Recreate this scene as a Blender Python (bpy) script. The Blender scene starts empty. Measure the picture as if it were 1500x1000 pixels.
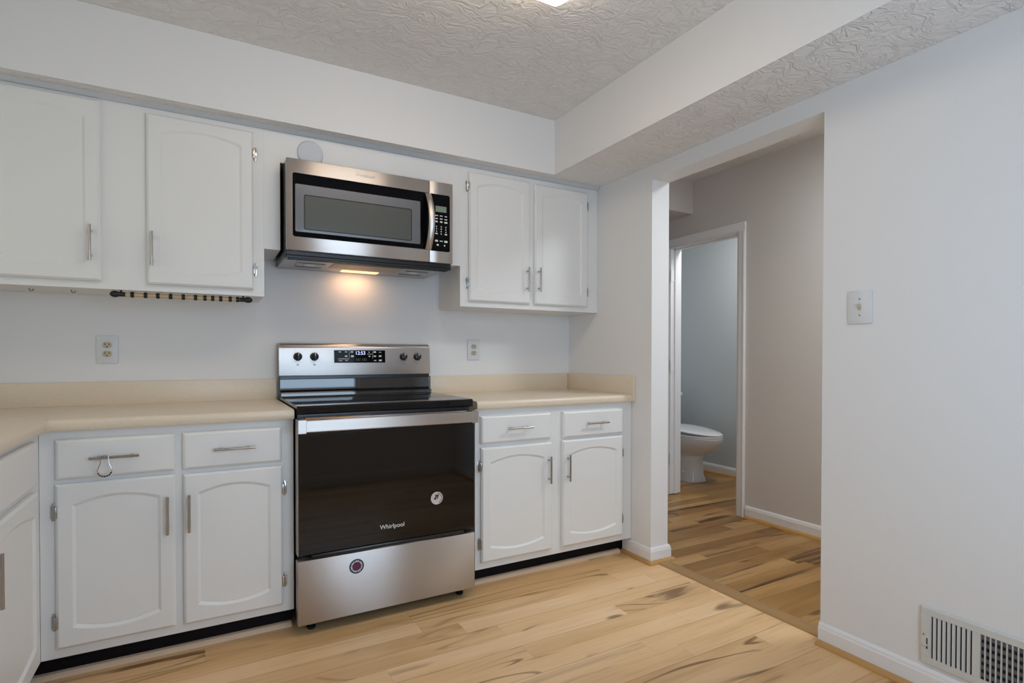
import bpy, bmesh, math, random
from mathutils import Vector, Matrix

random.seed(7)
S = bpy.context.scene
COL = S.collection

# ------------------------------------------------------------------ camera
cam_data = bpy.data.cameras.new('camera')
cam = bpy.data.objects.new('camera', cam_data)
COL.objects.link(cam)
YAW, PITCH, ROLL = 0.5106, -0.0127, 0.0009
fw = Vector((math.sin(YAW) * math.cos(PITCH), math.cos(YAW) * math.cos(PITCH), math.sin(PITCH)))
rt = Vector((math.cos(YAW), -math.sin(YAW), 0))
up = rt.cross(fw)
r2 = rt * math.cos(ROLL) + up * math.sin(ROLL)
u2 = -rt * math.sin(ROLL) + up * math.cos(ROLL)
cam.matrix_world = Matrix(((r2.x, u2.x, -fw.x, -2.1153), (r2.y, u2.y, -fw.y, -3.0095), (r2.z, u2.z, -fw.z, 1.133), (0, 0, 0, 1)))
cam_data.sensor_width = 36.0
cam_data.lens = 803.34 * 36.0 / 1500.0
cam_data.shift_x = -1.02 / 1500.0
cam_data.shift_y = 30.97 / 1500.0
cam_data.clip_start = 0.02
S.camera = cam

# ------------------------------------------------------------------ world, light, exposure
w = bpy.data.worlds.new('world')
S.world = w
w.use_nodes = True
w.node_tree.nodes['Background'].inputs[0].default_value = (0.62, 0.74, 0.95, 1)
w.node_tree.nodes['Background'].inputs[1].default_value = 0.3
S.view_settings.view_transform = 'Standard'
S.view_settings.look = 'None'
S.view_settings.gamma = 1.0
S.view_settings.use_curve_mapping = False
S.view_settings.exposure = 0.0
S.cycles.max_bounces = 12
S.cycles.diffuse_bounces = 8
S.cycles.glossy_bounces = 6
S.cycles.sample_clamp_indirect = 6.0
S.cycles.caustics_reflective = False
S.cycles.caustics_refractive = False


def area(name, loc, direction, sx, sy, power, color):
    d = bpy.data.lights.new(name, 'AREA')
    d.shape = 'RECTANGLE'
    d.size = sx
    d.size_y = sy
    d.energy = power
    d.color = color
    o = bpy.data.objects.new(name, d)
    COL.objects.link(o)
    o.location = loc
    o.rotation_euler = Vector(direction).to_track_quat('-Z', 'Y').to_euler()
    return o


# daylight outside the rear-wall window; warm ambient fill added at the sink window
area('daylight_rear_window', (-1.225, -3.46, 1.26), (0, 1, 0), 1.20, 1.58, 31, (0.56, 0.755, 0.965))
area('sink_window_fill', (-3.36, -1.25, 1.62), (1, 0, 0), 1.05, 1.05, 4.6, (1.0, 0.95, 0.72))
# unseen fill lights added to brighten the hall and bathroom, no fixtures
area('hall_fill', (0.66, -1.9, 2.42), (0, 0, -1), 0.3, 0.3, 20.5, (0.92, 0.98, 1.0))
area('bathroom_fill', (1.60, -0.25, 2.36), (0.1, 0.2, -1), 0.35, 0.35, 11, (1.0, 0.99, 1.0))

# ------------------------------------------------------------------ mesh helpers


def B():
    return bmesh.new()


def box(bm, x0, x1, y0, y1, z0, z1, bev=0.0, seg=2):
    m = Matrix.LocRotScale(((x0 + x1) / 2, (y0 + y1) / 2, (z0 + z1) / 2), None, (abs(x1 - x0), abs(y1 - y0), abs(z1 - z0)))
    g = bmesh.ops.create_cube(bm, size=1.0, matrix=m)
    if bev > 0:
        es = list({e for v in g['verts'] for e in v.link_edges})
        bmesh.ops.bevel(bm, geom=es, offset=bev, segments=seg, affect='EDGES', profile=0.5)
    return bm


def map2(axis, p, c):
    if axis == 'x':
        return (c, p[0], p[1])
    if axis == 'y':
        return (p[0], c, p[1])
    return (p[0], p[1], c)


def prism(bm, pts, axis, a, b):
    v0 = [bm.verts.new(map2(axis, p, a)) for p in pts]
    v1 = [bm.verts.new(map2(axis, p, b)) for p in pts]
    n = len(pts)
    bm.faces.new(v0)
    bm.faces.new(list(reversed(v1)))
    for i in range(n):
        bm.faces.new((v0[i], v1[i], v1[(i + 1) % n], v0[(i + 1) % n]))
    return bm


def tube(bm, pts, r, n=10, closed=False):
    pts = [Vector(p) for p in pts]
    rings = []
    k = len(pts)
    prev = None
    for i, p in enumerate(pts):
        if closed:
            t = (pts[(i + 1) % k] - pts[i - 1]).normalized()
        else:
            t = (pts[min(i + 1, k - 1)] - pts[max(i - 1, 0)]).normalized()
        if prev is None:
            ref = Vector((0, 0, 1)) if abs(t.z) < 0.9 else Vector((1, 0, 0))
            nrm = t.cross(ref).normalized()
        else:
            nrm = (prev - t * prev.dot(t)).normalized()
        prev = nrm
        bn = t.cross(nrm)
        rr = r[i] if isinstance(r, (list, tuple)) else r
        rings.append([bm.verts.new(p + nrm * (rr * math.cos(2 * math.pi * j / n)) + bn * (rr * math.sin(2 * math.pi * j / n))) for j in range(n)])
    for i in range(k if closed else k - 1):
        a, b = rings[i], rings[(i + 1) % k]
        for j in range(n):
            bm.faces.new((a[j], a[(j + 1) % n], b[(j + 1) % n], b[j]))
    if not closed:
        bm.faces.new(rings[0])
        bm.faces.new(list(reversed(rings[-1])))
    return bm


def lathe(bm, prof, origin, axis, n=28):
    """prof = [(radius, height along axis)]"""
    ax = Vector(axis).normalized()
    ref = Vector((0, 0, 1)) if abs(ax.z) < 0.9 else Vector((1, 0, 0))
    e1 = ax.cross(ref).normalized()
    e2 = ax.cross(e1)
    o = Vector(origin)
    rings = []
    for r, h in prof:
        rings.append([bm.verts.new(o + ax * h + (e1 * math.cos(2 * math.pi * j / n) + e2 * math.sin(2 * math.pi * j / n)) * max(r, 1e-5)) for j in range(n)])
    for a, b in zip(rings[:-1], rings[1:]):
        for j in range(n):
            bm.faces.new((a[j], a[(j + 1) % n], b[(j + 1) % n], b[j]))
    bm.faces.new(rings[0])
    bm.faces.new(list(reversed(rings[-1])))
    return bm


def rrect(x0, x1, z0, z1, r, n=5):
    out = []
    for cx, cz, a0 in ((x1 - r, z1 - r, 0), (x0 + r, z1 - r, 90), (x0 + r, z0 + r, 180), (x1 - r, z0 + r, 270)):
        for i in range(n + 1):
            a = math.radians(a0 + 90 * i / n)
            out.append((cx + r * math.cos(a), cz + r * math.sin(a)))
    return out


def loft(bm, rings, cap=True):
    vs = [[bm.verts.new(p) for p in r] for r in rings]
    n = len(vs[0])
    for a, b in zip(vs[:-1], vs[1:]):
        for j in range(n):
            bm.faces.new((a[j], a[(j + 1) % n], b[(j + 1) % n], b[j]))
    if cap:
        bm.faces.new(vs[0])
        bm.faces.new(list(reversed(vs[-1])))
    return bm


ORIGIN = {}


def obj(name, bm, mat, parent=None, smooth=False, label=None):
    off = ORIGIN.get(parent.name, Vector((0, 0, 0))) if parent else Vector((0, 0, 0))
    bmesh.ops.recalc_face_normals(bm, faces=bm.faces[:])
    if off.length > 0:
        bmesh.ops.translate(bm, verts=bm.verts[:], vec=-off)
    me = bpy.data.meshes.new(name)
    if smooth:
        for f in bm.faces:
            f.smooth = True
    bm.to_mesh(me)
    bm.free()
    if smooth:
        try:
            me.set_sharp_from_angle(angle=math.radians(40))
        except Exception:
            pass
    mats = mat if isinstance(mat, (list, tuple)) else [mat]
    for m in mats:
        me.materials.append(m)
    o = bpy.data.objects.new(name, me)
    COL.objects.link(o)
    if parent:
        o.parent = parent
        ORIGIN[o.name] = off
    if label:
        o['label'] = label
    return o


def struct(name, bm, mat, smooth=False):
    o = obj(name, bm, mat, None, smooth)
    o['kind'] = 'structure'
    return o


def tag(o, label, cat, group=None):
    o['label'] = label
    o['category'] = cat
    if group:
        o['group'] = group
    return o


def thing(name, label, cat, loc, group=None):
    o = bpy.data.objects.new(name, None)
    COL.objects.link(o)
    o.location = loc
    o.empty_display_size = 0.1
    ORIGIN[o.name] = Vector(loc)
    return tag(o, label, cat, group)


def text_mesh(name, body, size, mat, parent, loc, normal_axis='y', extrude=0.0006, align='CENTER', xscale=1.0, shear=0.0):
    """flat lettering, facing -y (normal_axis y) at loc"""
    cu = bpy.data.curves.new(name, 'FONT')
    cu.body = body
    cu.size = size
    cu.align_x = align
    cu.align_y = 'CENTER'
    cu.extrude = extrude
    cu.shear = shear
    tmp = bpy.data.objects.new('lettering_source', cu)
    COL.objects.link(tmp)
    dg = bpy.context.evaluated_depsgraph_get()
    me = bpy.data.meshes.new_from_object(tmp.evaluated_get(dg))
    bpy.data.objects.remove(tmp)
    bpy.data.curves.remove(cu)
    off = ORIGIN.get(parent.name, Vector((0, 0, 0)))
    M = Matrix.Translation(Vector(loc) - off) @ Matrix.Rotation(math.radians(90), 4, 'X') @ Matrix.Scale(xscale, 4, (1, 0, 0))
    me.transform(M)
    me.name = name
    me.materials.clear()
    me.materials.append(mat)
    o = bpy.data.objects.new(name, me)
    COL.objects.link(o)
    o.parent = parent
    ORIGIN[o.name] = off
    return o


# ------------------------------------------------------------------ materials


def pbr(name, color, rough=0.5, metal=0.0, spec=0.5, coat=0.0, emit=None, emit_s=0.0, aniso=0.0):
    m = bpy.data.materials.new(name)
    m.use_nodes = True
    b = m.node_tree.nodes['Principled BSDF']
    b.inputs['Base Color'].default_value = (*color, 1)
    b.inputs['Roughness'].default_value = rough
    b.inputs['Metallic'].default_value = metal
    b.inputs['Specular IOR Level'].default_value = spec
    b.inputs['Coat Weight'].default_value = coat
    b.inputs['Anisotropic'].default_value = aniso
    if emit:
        b.inputs['Emission Color'].default_value = (*emit, 1)
        b.inputs['Emission Strength'].default_value = emit_s
    return m


def nodes(m):
    nt = m.node_tree
    return nt, nt.nodes, nt.links, nt.nodes['Principled BSDF']


def N(nt, typ, **kw):
    n = nt.nodes.new(typ)
    for k, v in kw.items():
        setattr(n, k, v)
    return n


def math_node(nt, op, a, b=None, c=None):
    n = nt.nodes.new('ShaderNodeMath')
    n.operation = op
    for i, v in enumerate((a, b, c)):
        if v is None:
            continue
        if isinstance(v, (int, float)):
            n.inputs[i].default_value = v
        else:
            nt.links.new(v, n.inputs[i])
    return n.outputs[0]


def add_bump(m, scale, strength, dist=0.002, detail=3.0, distortion=0.0, stretch=None):
    nt, ns, ln, b = nodes(m)
    tc = N(nt, 'ShaderNodeTexCoord')
    mp = N(nt, 'ShaderNodeMapping')
    if stretch:
        mp.inputs['Scale'].default_value = stretch
    ln.new(tc.outputs['Object'], mp.inputs['Vector'])
    no = N(nt, 'ShaderNodeTexNoise')
    no.inputs['Scale'].default_value = scale
    no.inputs['Detail'].default_value = detail
    no.inputs['Distortion'].default_value = distortion
    ln.new(mp.outputs[0], no.inputs['Vector'])
    bu = N(nt, 'ShaderNodeBump')
    bu.inputs['Strength'].default_value = strength
    bu.inputs['Distance'].default_value = dist
    ln.new(no.outputs['Fac'], bu.inputs['Height'])
    ln.new(bu.outputs[0], b.inputs['Normal'])
    return m


M_wall = add_bump(pbr('wall_paint', (0.77, 0.77, 0.775), 0.6, spec=0.3), 60, 0.05, 0.001)
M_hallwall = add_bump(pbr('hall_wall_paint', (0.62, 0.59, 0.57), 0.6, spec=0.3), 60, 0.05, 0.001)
M_bathwall = add_bump(pbr('bathroom_wall_daylight_tint', (0.55, 0.60, 0.62), 0.6, spec=0.3), 60, 0.05, 0.001)  # blue-grey cast of the daylight is put into this wall colour
M_trim = pbr('trim_paint', (0.80, 0.80, 0.81), 0.35)
M_cab = add_bump(pbr('cabinet_paint', (0.76, 0.765, 0.76), 0.38), 8, 0.06, 0.002, stretch=(6, 6, 0.6))
M_crown = pbr('crown_strip_shaded', (0.55, 0.57, 0.60), 0.4)  # shadow under the soffit overhang is mixed into this grey
M_black = pbr('black_enamel', (0.012, 0.012, 0.014), 0.25)
M_glassblack = pbr('black_glass', (0.003, 0.003, 0.004), 0.05, spec=0.10)
M_ceran = pbr('black_ceramic_glass', (0.005, 0.005, 0.006), 0.03)
M_ceran.node_tree.nodes['Principled BSDF'].inputs['IOR'].default_value = 1.9
M_ovenglass = pbr('oven_door_glass', (0.004, 0.003, 0.003), 0.035, spec=0.5)
M_cooktop = pbr('cooktop_glass', (0.004, 0.004, 0.005), 0.03, spec=0.45)
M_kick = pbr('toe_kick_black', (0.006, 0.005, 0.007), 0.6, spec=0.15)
M_nickel = pbr('brushed_nickel', (0.46, 0.44, 0.43), 0.20, 1.0)
M_hinge = pbr('hinge_nickel', (0.48, 0.47, 0.46), 0.22, 1.0)
M_ivory = pbr('ivory_plastic', (0.52, 0.46, 0.33), 0.4)
M_plate = pbr('white_plastic_plate', (0.69, 0.70, 0.72), 0.35)
M_dark = pbr('dark_slot', (0.01, 0.01, 0.01), 0.6)
M_porc = pbr('white_porcelain', (0.80, 0.81, 0.83), 0.08)
M_honey = pbr('honey_wood_moulding', (0.50, 0.28, 0.095), 0.4)
M_shoe = pbr('pale_wood_moulding', (0.80, 0.61, 0.44), 0.45)
M_thresh = pbr('threshold_wood', (0.36, 0.21, 0.085), 0.4)
M_lens = pbr('lamp_lens', (0.9, 0.9, 0.88), 0.4, emit=(1.0, 0.83, 0.65), emit_s=7.8)
M_warm = pbr('cooktop_lamp_lens', (1, 0.9, 0.7), 0.4, emit=(1.0, 0.66, 0.30), emit_s=1.2)
M_rubber = pbr('black_rubber', (0.008, 0.008, 0.008), 0.5)
M_white_mark = pbr('white_print', (0.75, 0.75, 0.74), 0.4)
M_grey_mark = pbr('grey_print', (0.30, 0.30, 0.30), 0.5)
M_display = pbr('clock_display', (0.01, 0.01, 0.02), 0.3, emit=(0.55, 0.66, 1.0), emit_s=1.6)
M_lcd = pbr('green_display', (0.18, 0.24, 0.17), 0.4)
M_bezel = pbr('bezel_grey', (0.20, 0.20, 0.21), 0.22, 0.6)
M_screen = pbr('screen_mesh', (0.10, 0.105, 0.095), 0.25, 0.3)
M_under = pbr('galvanised_grey', (0.46, 0.46, 0.47), 0.4, 0.8)
M_filter = pbr('grease_filter', (0.42, 0.34, 0.26), 0.5, 0.5)
M_navy = pbr('navy_print', (0.02, 0.025, 0.09), 0.4)
M_red = pbr('maroon_print', (0.16, 0.01, 0.06), 0.4)
M_orange = pbr('orange_strip_colour', (0.62, 0.30, 0.10), 0.5)
M_vent = pbr('vent_enamel', (0.62, 0.62, 0.60), 0.35)
M_damper = pbr('damper_grey', (0.16, 0.16, 0.165), 0.5)
M_disc = pbr('disc_plastic', (0.58, 0.61, 0.65), 0.45)
M_alu = pbr('sink_steel', (0.45, 0.45, 0.45), 0.25, 1.0)
M_winframe = pbr('window_frame_vinyl', (0.8, 0.8, 0.8), 0.3)


def brushed(name, color, rough=0.3, aniso=0.75, rot=0.0):
    """horizontally brushed steel: highlights smear vertically"""
    m = pbr(name, color, rough, 1.0, aniso=aniso)
    nt, ns, ln, b = nodes(m)
    tg = N(nt, 'ShaderNodeTangent', direction_type='RADIAL', axis='Z')
    ln.new(tg.outputs[0], b.inputs['Tangent'])
    b.inputs['Anisotropic Rotation'].default_value = rot
    tc = N(nt, 'ShaderNodeTexCoord')
    mp = N(nt, 'ShaderNodeMapping')
    mp.inputs['Scale'].default_value = (2, 2, 420)
    ln.new(tc.outputs['Object'], mp.inputs['Vector'])
    no = N(nt, 'ShaderNodeTexNoise')
    no.inputs['Scale'].default_value = 1.0
    no.inputs['Detail'].default_value = 2.0
    ln.new(mp.outputs[0], no.inputs['Vector'])
    mr = N(nt, 'ShaderNodeMapRange')
    mr.inputs[3].default_value = rough - 0.05
    mr.inputs[4].default_value = rough + 0.06
    ln.new(no.outputs['Fac'], mr.inputs[0])
    ln.new(mr.outputs[0], b.inputs['Roughness'])
    return m


M_steel = brushed('stainless_steel', (0.53, 0.485, 0.455), 0.34, 0.85, 0.25)
M_steel_d = brushed('stainless_drawer_steel', (0.53, 0.495, 0.475), 0.40, 0.9, 0.25)

# glass pane: mostly clear, with a faint reflection
M_pane = bpy.data.materials.new('window_glass')
M_pane.use_nodes = True
_nt = M_pane.node_tree
_nt.nodes.clear()
_o = _nt.nodes.new('ShaderNodeOutputMaterial')
_mx = _nt.nodes.new('ShaderNodeMixShader')
_mx.inputs[0].default_value = 0.06
_t = _nt.nodes.new('ShaderNodeBsdfTransparent')
_g = _nt.nodes.new('ShaderNodeBsdfGlossy')
_g.inputs['Roughness'].default_value = 0.02
_nt.links.new(_t.outputs[0], _mx.inputs[1])
_nt.links.new(_g.outputs[0], _mx.inputs[2])
_nt.links.new(_mx.outputs[0], _o.inputs[0])

# textured (stomped) ceiling paint
M_ceil = pbr('textured_ceiling_paint', (0.775, 0.76, 0.75), 0.65, spec=0.25)


def stomp(m, strength):
    nt, ns, ln, b = nodes(m)
    tc = N(nt, 'ShaderNodeTexCoord')
    wn = N(nt, 'ShaderNodeTexNoise')
    wn.inputs['Scale'].default_value = 9
    wn.inputs['Detail'].default_value = 2
    ln.new(tc.outputs['Object'], wn.inputs['Vector'])
    vm = N(nt, 'ShaderNodeVectorMath', operation='MULTIPLY_ADD')
    ln.new(wn.outputs['Color'], vm.inputs[0])
    vm.inputs[1].default_value = (0.16, 0.16, 0.0)
    ln.new(tc.outputs['Object'], vm.inputs[2])
    mp = N(nt, 'ShaderNodeMapping')
    mp.inputs['Rotation'].default_value = (0, 0, 0.5)
    mp.inputs['Scale'].default_value = (11, 24, 11)
    ln.new(vm.outputs[0], mp.inputs['Vector'])
    no = N(nt, 'ShaderNodeTexNoise')
    no.inputs['Scale'].default_value = 1.0
    no.inputs['Detail'].default_value = 2.5
    no.inputs['Distortion'].default_value = 1.4
    ln.new(mp.outputs[0], no.inputs['Vector'])
    ridge = math_node(nt, 'ABSOLUTE', math_node(nt, 'SUBTRACT', no.outputs['Fac'], 0.5))
    ridge = math_node(nt, 'SUBTRACT', 1.0, math_node(nt, 'MINIMUM', math_node(nt, 'MULTIPLY', ridge, 7.0), 1.0))
    bu = N(nt, 'ShaderNodeBump')
    bu.inputs['Strength'].default_value = strength
    bu.inputs['Distance'].default_value = 0.004
    ln.new(ridge, bu.inputs['Height'])
    ln.new(bu.outputs[0], b.inputs['Normal'])


stomp(M_ceil, 0.75)

# laminate countertop
M_ctr = pbr('beige_laminate', (0.74, 0.63, 0.49), 0.32)
_nt, _, _ln, _b = nodes(M_ctr)
_tc = N(_nt, 'ShaderNodeTexCoord')
_no = N(_nt, 'ShaderNodeTexNoise')
_no.inputs['Scale'].default_value = 350
_ln.new(_tc.outputs['Object'], _no.inputs['Vector'])
_cr = N(_nt, 'ShaderNodeValToRGB')
_cr.color_ramp.elements[0].position = 0.3
_cr.color_ramp.elements[0].color = (0.70, 0.595, 0.46, 1)
_cr.color_ramp.elements[1].position = 0.7
_cr.color_ramp.elements[1].color = (0.77, 0.665, 0.525, 1)
_ln.new(_no.outputs['Fac'], _cr.inputs[0])
_ln.new(_cr.outputs[0], _b.inputs['Base Color'])


def wood_floor(name, stops, dark, dark_amt, rough, seed, s0=0.56, s1=0.67):
    """planks run along x; strips 96 mm wide, two to a board"""
    m = pbr(name, stops[0], rough, spec=0.4)
    nt, ns, ln, b = nodes(m)
    tc = N(nt, 'ShaderNodeTexCoord')
    sp = N(nt, 'ShaderNodeSeparateXYZ')
    ln.new(tc.outputs['Object'], sp.inputs[0])
    x, y = sp.outputs[0], sp.outputs[1]
    W = 0.096
    row = math_node(nt, 'FLOOR', math_node(nt, 'DIVIDE', math_node(nt, 'ADD', y, 10 + 0.0 + 0.002), W))
    wn = N(nt, 'ShaderNodeTexWhiteNoise', noise_dimensions='1D')
    ln.new(math_node(nt, 'ADD', row, seed), wn.inputs['W'])
    L = 1.05
    xs = math_node(nt, 'DIVIDE', math_node(nt, 'ADD', math_node(nt, 'ADD', x, 20), math_node(nt, 'MULTIPLY', wn.outputs['Value'], 3.0)), L)
    col = math_node(nt, 'FLOOR', xs)
    cx = N(nt, 'ShaderNodeCombineXYZ')
    ln.new(row, cx.inputs[0])
    ln.new(col, cx.inputs[1])
    cx.inputs[2].default_value = seed
    cell = N(nt, 'ShaderNodeTexWhiteNoise', noise_dimensions='3D')
    ln.new(cx.outputs[0], cell.inputs['Vector'])
    sc = N(nt, 'ShaderNodeSeparateColor')
    ln.new(cell.outputs['Color'], sc.inputs[0])
    # coordinates shifted per strip
    gv = N(nt, 'ShaderNodeVectorMath', operation='MULTIPLY_ADD')
    ln.new(cell.outputs['Color'], gv.inputs[0])
    gv.inputs[1].default_value = (17, 13, 11)
    ln.new(tc.outputs['Object'], gv.inputs[2])

    def noise(scale, detail, dist, rough_=0.5):
        mp = N(nt, 'ShaderNodeMapping')
        mp.inputs['Scale'].default_value = scale
        ln.new(gv.outputs[0], mp.inputs['Vector'])
        no = N(nt, 'ShaderNodeTexNoise')
        no.inputs['Scale'].default_value = 1.0
        no.inputs['Detail'].default_value = detail
        no.inputs['Distortion'].default_value = dist
        no.inputs['Roughness'].default_value = rough_
        ln.new(mp.outputs[0], no.inputs['Vector'])
        return no.outputs['Fac']

    def ramp(v, p0, p1):
        r = N(nt, 'ShaderNodeMapRange')
        r.interpolation_type = 'SMOOTHSTEP'
        ln.new(v, r.inputs[0])
        r.inputs[1].default_value = p0
        r.inputs[2].default_value = p1
        return r.outputs[0]

    cr = N(nt, 'ShaderNodeValToRGB')
    el = cr.color_ramp.elements
    el[0].position = 0.0
    el[0].color = (*stops[0], 1)
    el[1].position = 1.0
    el[1].color = (*stops[2], 1)
    e = el.new(0.5)
    e.color = (*stops[1], 1)
    tone = math_node(nt, 'ADD', math_node(nt, 'MULTIPLY', sc.outputs[0], 0.75), math_node(nt, 'MULTIPLY', math_node(nt, 'SUBTRACT', noise((1.3, 7, 1), 3, 0.6), 0.40), 1.1))
    ln.new(tone, cr.inputs[0])
    mix1 = N(nt, 'ShaderNodeMix', data_type='RGBA')
    ln.new(cr.outputs[0], mix1.inputs[6])
    mix1.inputs[7].default_value = (*dark, 1)
    streak = math_node(nt, 'MULTIPLY', ramp(noise((0.8, 10, 1), 5, 1.2), s0, s1), math_node(nt, 'MULTIPLY', ramp(sc.outputs[1], 0.25, 0.9), dark_amt))
    ln.new(streak, mix1.inputs[0])
    # fine grain
    mix2 = N(nt, 'ShaderNodeMix', data_type='RGBA', blend_type='MULTIPLY')
    ln.new(mix1.outputs[2], mix2.inputs[6])
    mix2.inputs[7].default_value = (0.62, 0.52, 0.42, 1)
    ln.new(math_node(nt, 'MULTIPLY', ramp(noise((3.0, 80, 1), 4, 0.8), 0.48, 0.80), 0.38), mix2.inputs[0])
    # long thin growth lines: contours of a stretched noise, only in some strips
    gl = noise((0.55, 4.6, 1), 1.5, 0.7)
    gf = math_node(nt, 'FRACT', math_node(nt, 'MULTIPLY', gl, 10.0))
    gd = math_node(nt, 'ABSOLUTE', math_node(nt, 'SUBTRACT', gf, 0.5))
    gm = math_node(nt, 'SUBTRACT', 1.0, ramp(gd, 0.02, 0.11))
    gmask = math_node(nt, 'MULTIPLY', ramp(noise((1.0, 6.0, 1), 2, 0.5), 0.47, 0.62), ramp(sc.outputs[2], 0.2, 0.75))
    mixg = N(nt, 'ShaderNodeMix', data_type='RGBA')
    ln.new(mix2.outputs[2], mixg.inputs[6])
    mixg.inputs[7].default_value = (dark[0] * 0.9, dark[1] * 0.85, dark[2] * 0.8, 1)
    ln.new(math_node(nt, 'MULTIPLY', math_node(nt, 'MULTIPLY', gm, gmask), 0.85), mixg.inputs[0])
    # knots
    mpk = N(nt, 'ShaderNodeMapping')
    mpk.inputs['Scale'].default_value = (2.3, 6.2, 1)
    ln.new(gv.outputs[0], mpk.inputs['Vector'])
    vo = N(nt, 'ShaderNodeTexVoronoi')
    vo.inputs['Scale'].default_value = 1.0
    ln.new(mpk.outputs[0], vo.inputs['Vector'])
    vsep = N(nt, 'ShaderNodeSeparateColor')
    ln.new(vo.outputs['Color'], vsep.inputs[0])
    kn = math_node(nt, 'MULTIPLY', math_node(nt, 'SUBTRACT', 1.0, ramp(math_node(nt, 'ADD', vo.outputs['Distance'], math_node(nt, 'MULTIPLY', noise((20, 60, 1), 2, 0), 0.10)), 0.09, 0.19)), ramp(vsep.outputs[0], 0.62, 0.72))
    mix3 = N(nt, 'ShaderNodeMix', data_type='RGBA')
    ln.new(mixg.outputs[2], mix3.inputs[6])
    mix3.inputs[7].default_value = (dark[0] * 0.62, dark[1] * 0.55, dark[2] * 0.5, 1)
    ln.new(math_node(nt, 'MULTIPLY', kn, 0.75), mix3.inputs[0])
    # board joints: every second strip, plus strip ends
    fy = math_node(nt, 'FRACT', math_node(nt, 'DIVIDE', math_node(nt, 'ADD', y, 10 + 0.002), 2 * W))
    jy = math_node(nt, 'LESS_THAN', math_node(nt, 'MINIMUM', fy, math_node(nt, 'SUBTRACT', 1.0, fy)), 0.007)
    fx = math_node(nt, 'FRACT', xs)
    jx = math_node(nt, 'MULTIPLY', math_node(nt, 'LESS_THAN', fx, 0.0018), 0.5)
    mix4 = N(nt, 'ShaderNodeMix', data_type='RGBA', blend_type='MULTIPLY')
    ln.new(mix3.outputs[2], mix4.inputs[6])
    mix4.inputs[7].default_value = (0.50, 0.40, 0.32, 1)
    ln.new(math_node(nt, 'MULTIPLY', math_node(nt, 'MAXIMUM', jy, jx), 0.7), mix4.inputs[0])
    ln.new(mix4.outputs[2], b.inputs['Base Color'])
    return m


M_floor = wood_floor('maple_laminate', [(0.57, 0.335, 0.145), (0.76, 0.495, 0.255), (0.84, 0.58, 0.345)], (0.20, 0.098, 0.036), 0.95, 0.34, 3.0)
M_floor_hall = wood_floor('maple_laminate_dimmed', [(0.24, 0.115, 0.027), (0.37, 0.195, 0.06), (0.52, 0.31, 0.12)], (0.085, 0.034, 0.008), 1.0, 0.34, 11.0, 0.50, 0.62)  # same laminate darkened: the hall's dimmer light is put into its colour

# ------------------------------------------------------------------ dimensions
XL, YB = -3.22, -3.33          # left wall, rear wall
ZC, ZS = 2.472, 2.165          # ceiling, soffit underside
YJ, YK, ZH, TJ = -0.777, -1.724, 2.088, 0.125   # opening in the right wall
XH = 1.187                     # hall wall
YU, ZU = -0.3046, 1.3976       # upper cabinet face and underside
YF = -0.620                    # base cabinet face
CT, CB = 0.914, 0.876          # counter top / underside
XB = -2.608                    # face of the left run

# ------------------------------------------------------------------ room shell
b = B(); box(b, XL - 0.1, 0.07, YB - 0.1, 0.1, -0.06, 0); struct('floor', b, M_floor)
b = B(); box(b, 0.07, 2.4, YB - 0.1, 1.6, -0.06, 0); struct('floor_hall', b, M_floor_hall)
b = B(); box(b, XL - 0.1, 0.0, YB - 0.1, 0.1, ZC, ZC + 0.06); struct('ceiling', b, M_ceil)
b = B(); box(b, TJ, 2.4, YB - 0.1, 1.6, 2.485, 2.545); struct('ceiling_hall', b, M_ceil)
b = B(); box(b, XL - 0.1, 0.0, 0, 0.1, 0, ZC); struct('wall_back', b, M_wall)
# right wall with the opening to the hall
b = B()
box(b, 0, TJ, YJ, 1.6, 0, 2.55)
box(b, 0, TJ, YB - 0.1, YK, 0, 2.55)
box(b, 0, TJ, YK, YJ, ZH, 2.55)
struct('wall_right', b, M_wall)


def wall_with_hole(name, axis, a, c, u0, u1, z1, h):
    bm = B()
    hu0, hu1, hz0, hz1 = h

    def seg(p0, p1, q0, q1):
        if axis == 'x':
            box(bm, a, c, p0, p1, q0, q1)
        else:
            box(bm, p0, p1, a, c, q0, q1)
    seg(u0, hu0, 0, z1)
    seg(hu1, u1, 0, z1)
    seg(hu0, hu1, 0, hz0)
    seg(hu0, hu1, hz1, z1)
    return struct(name, bm, M_wall)


RW = (-1.85, -0.60, 0.45, 2.06)
LW = (-1.80, -0.70, 1.10, 2.12)
wall_with_hole('wall_rear', 'y', YB - 0.1, YB, XL - 0.1, 0.0, ZC, RW)
wall_with_hole('wall_left', 'x', XL - 0.1, XL, YB, 0.0, ZC, LW)


def window(name, axis, hole, c0, c1, cp):
    u0, u1, z0, z1 = hole
    bm = B()

    def seg(bm, p0, p1, q0, q1, a, c):
        if axis == 'x':
            box(bm, a, c, p0, p1, q0, q1, 0.004)
        else:
            box(bm, p0, p1, a, c, q0, q1, 0.004)
    f = 0.045
    seg(bm, u0, u0 + f, z0, z1, c0, c1)
    seg(bm, u1 - f, u1, z0, z1, c0, c1)
    seg(bm, u0 + f, u1 - f, z0, z0 + f, c0, c1)
    seg(bm, u0 + f, u1 - f, z1 - f, z1, c0, c1)
    zm = (z0 + z1) / 2
    seg(bm, u0 + f, u1 - f, zm - 0.018, zm + 0.018, c0, c1)
    root = struct(name, bm, M_winframe)
    g = B()
    if axis == 'x':
        box(g, cp, cp + 0.004, u0 + f, u1 - f, z0 + f, z1 - f)
    else:
        box(g, u0 + f, u1 - f, cp, cp + 0.004, z0 + f, z1 - f)
    obj('window_pane', g, M_pane, root)
    return root


window('window_1', 'y', RW, YB - 0.08, YB - 0.03, YB - 0.06)
window('window_2', 'x', LW, XL - 0.08, XL - 0.03, XL - 0.06)

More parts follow.
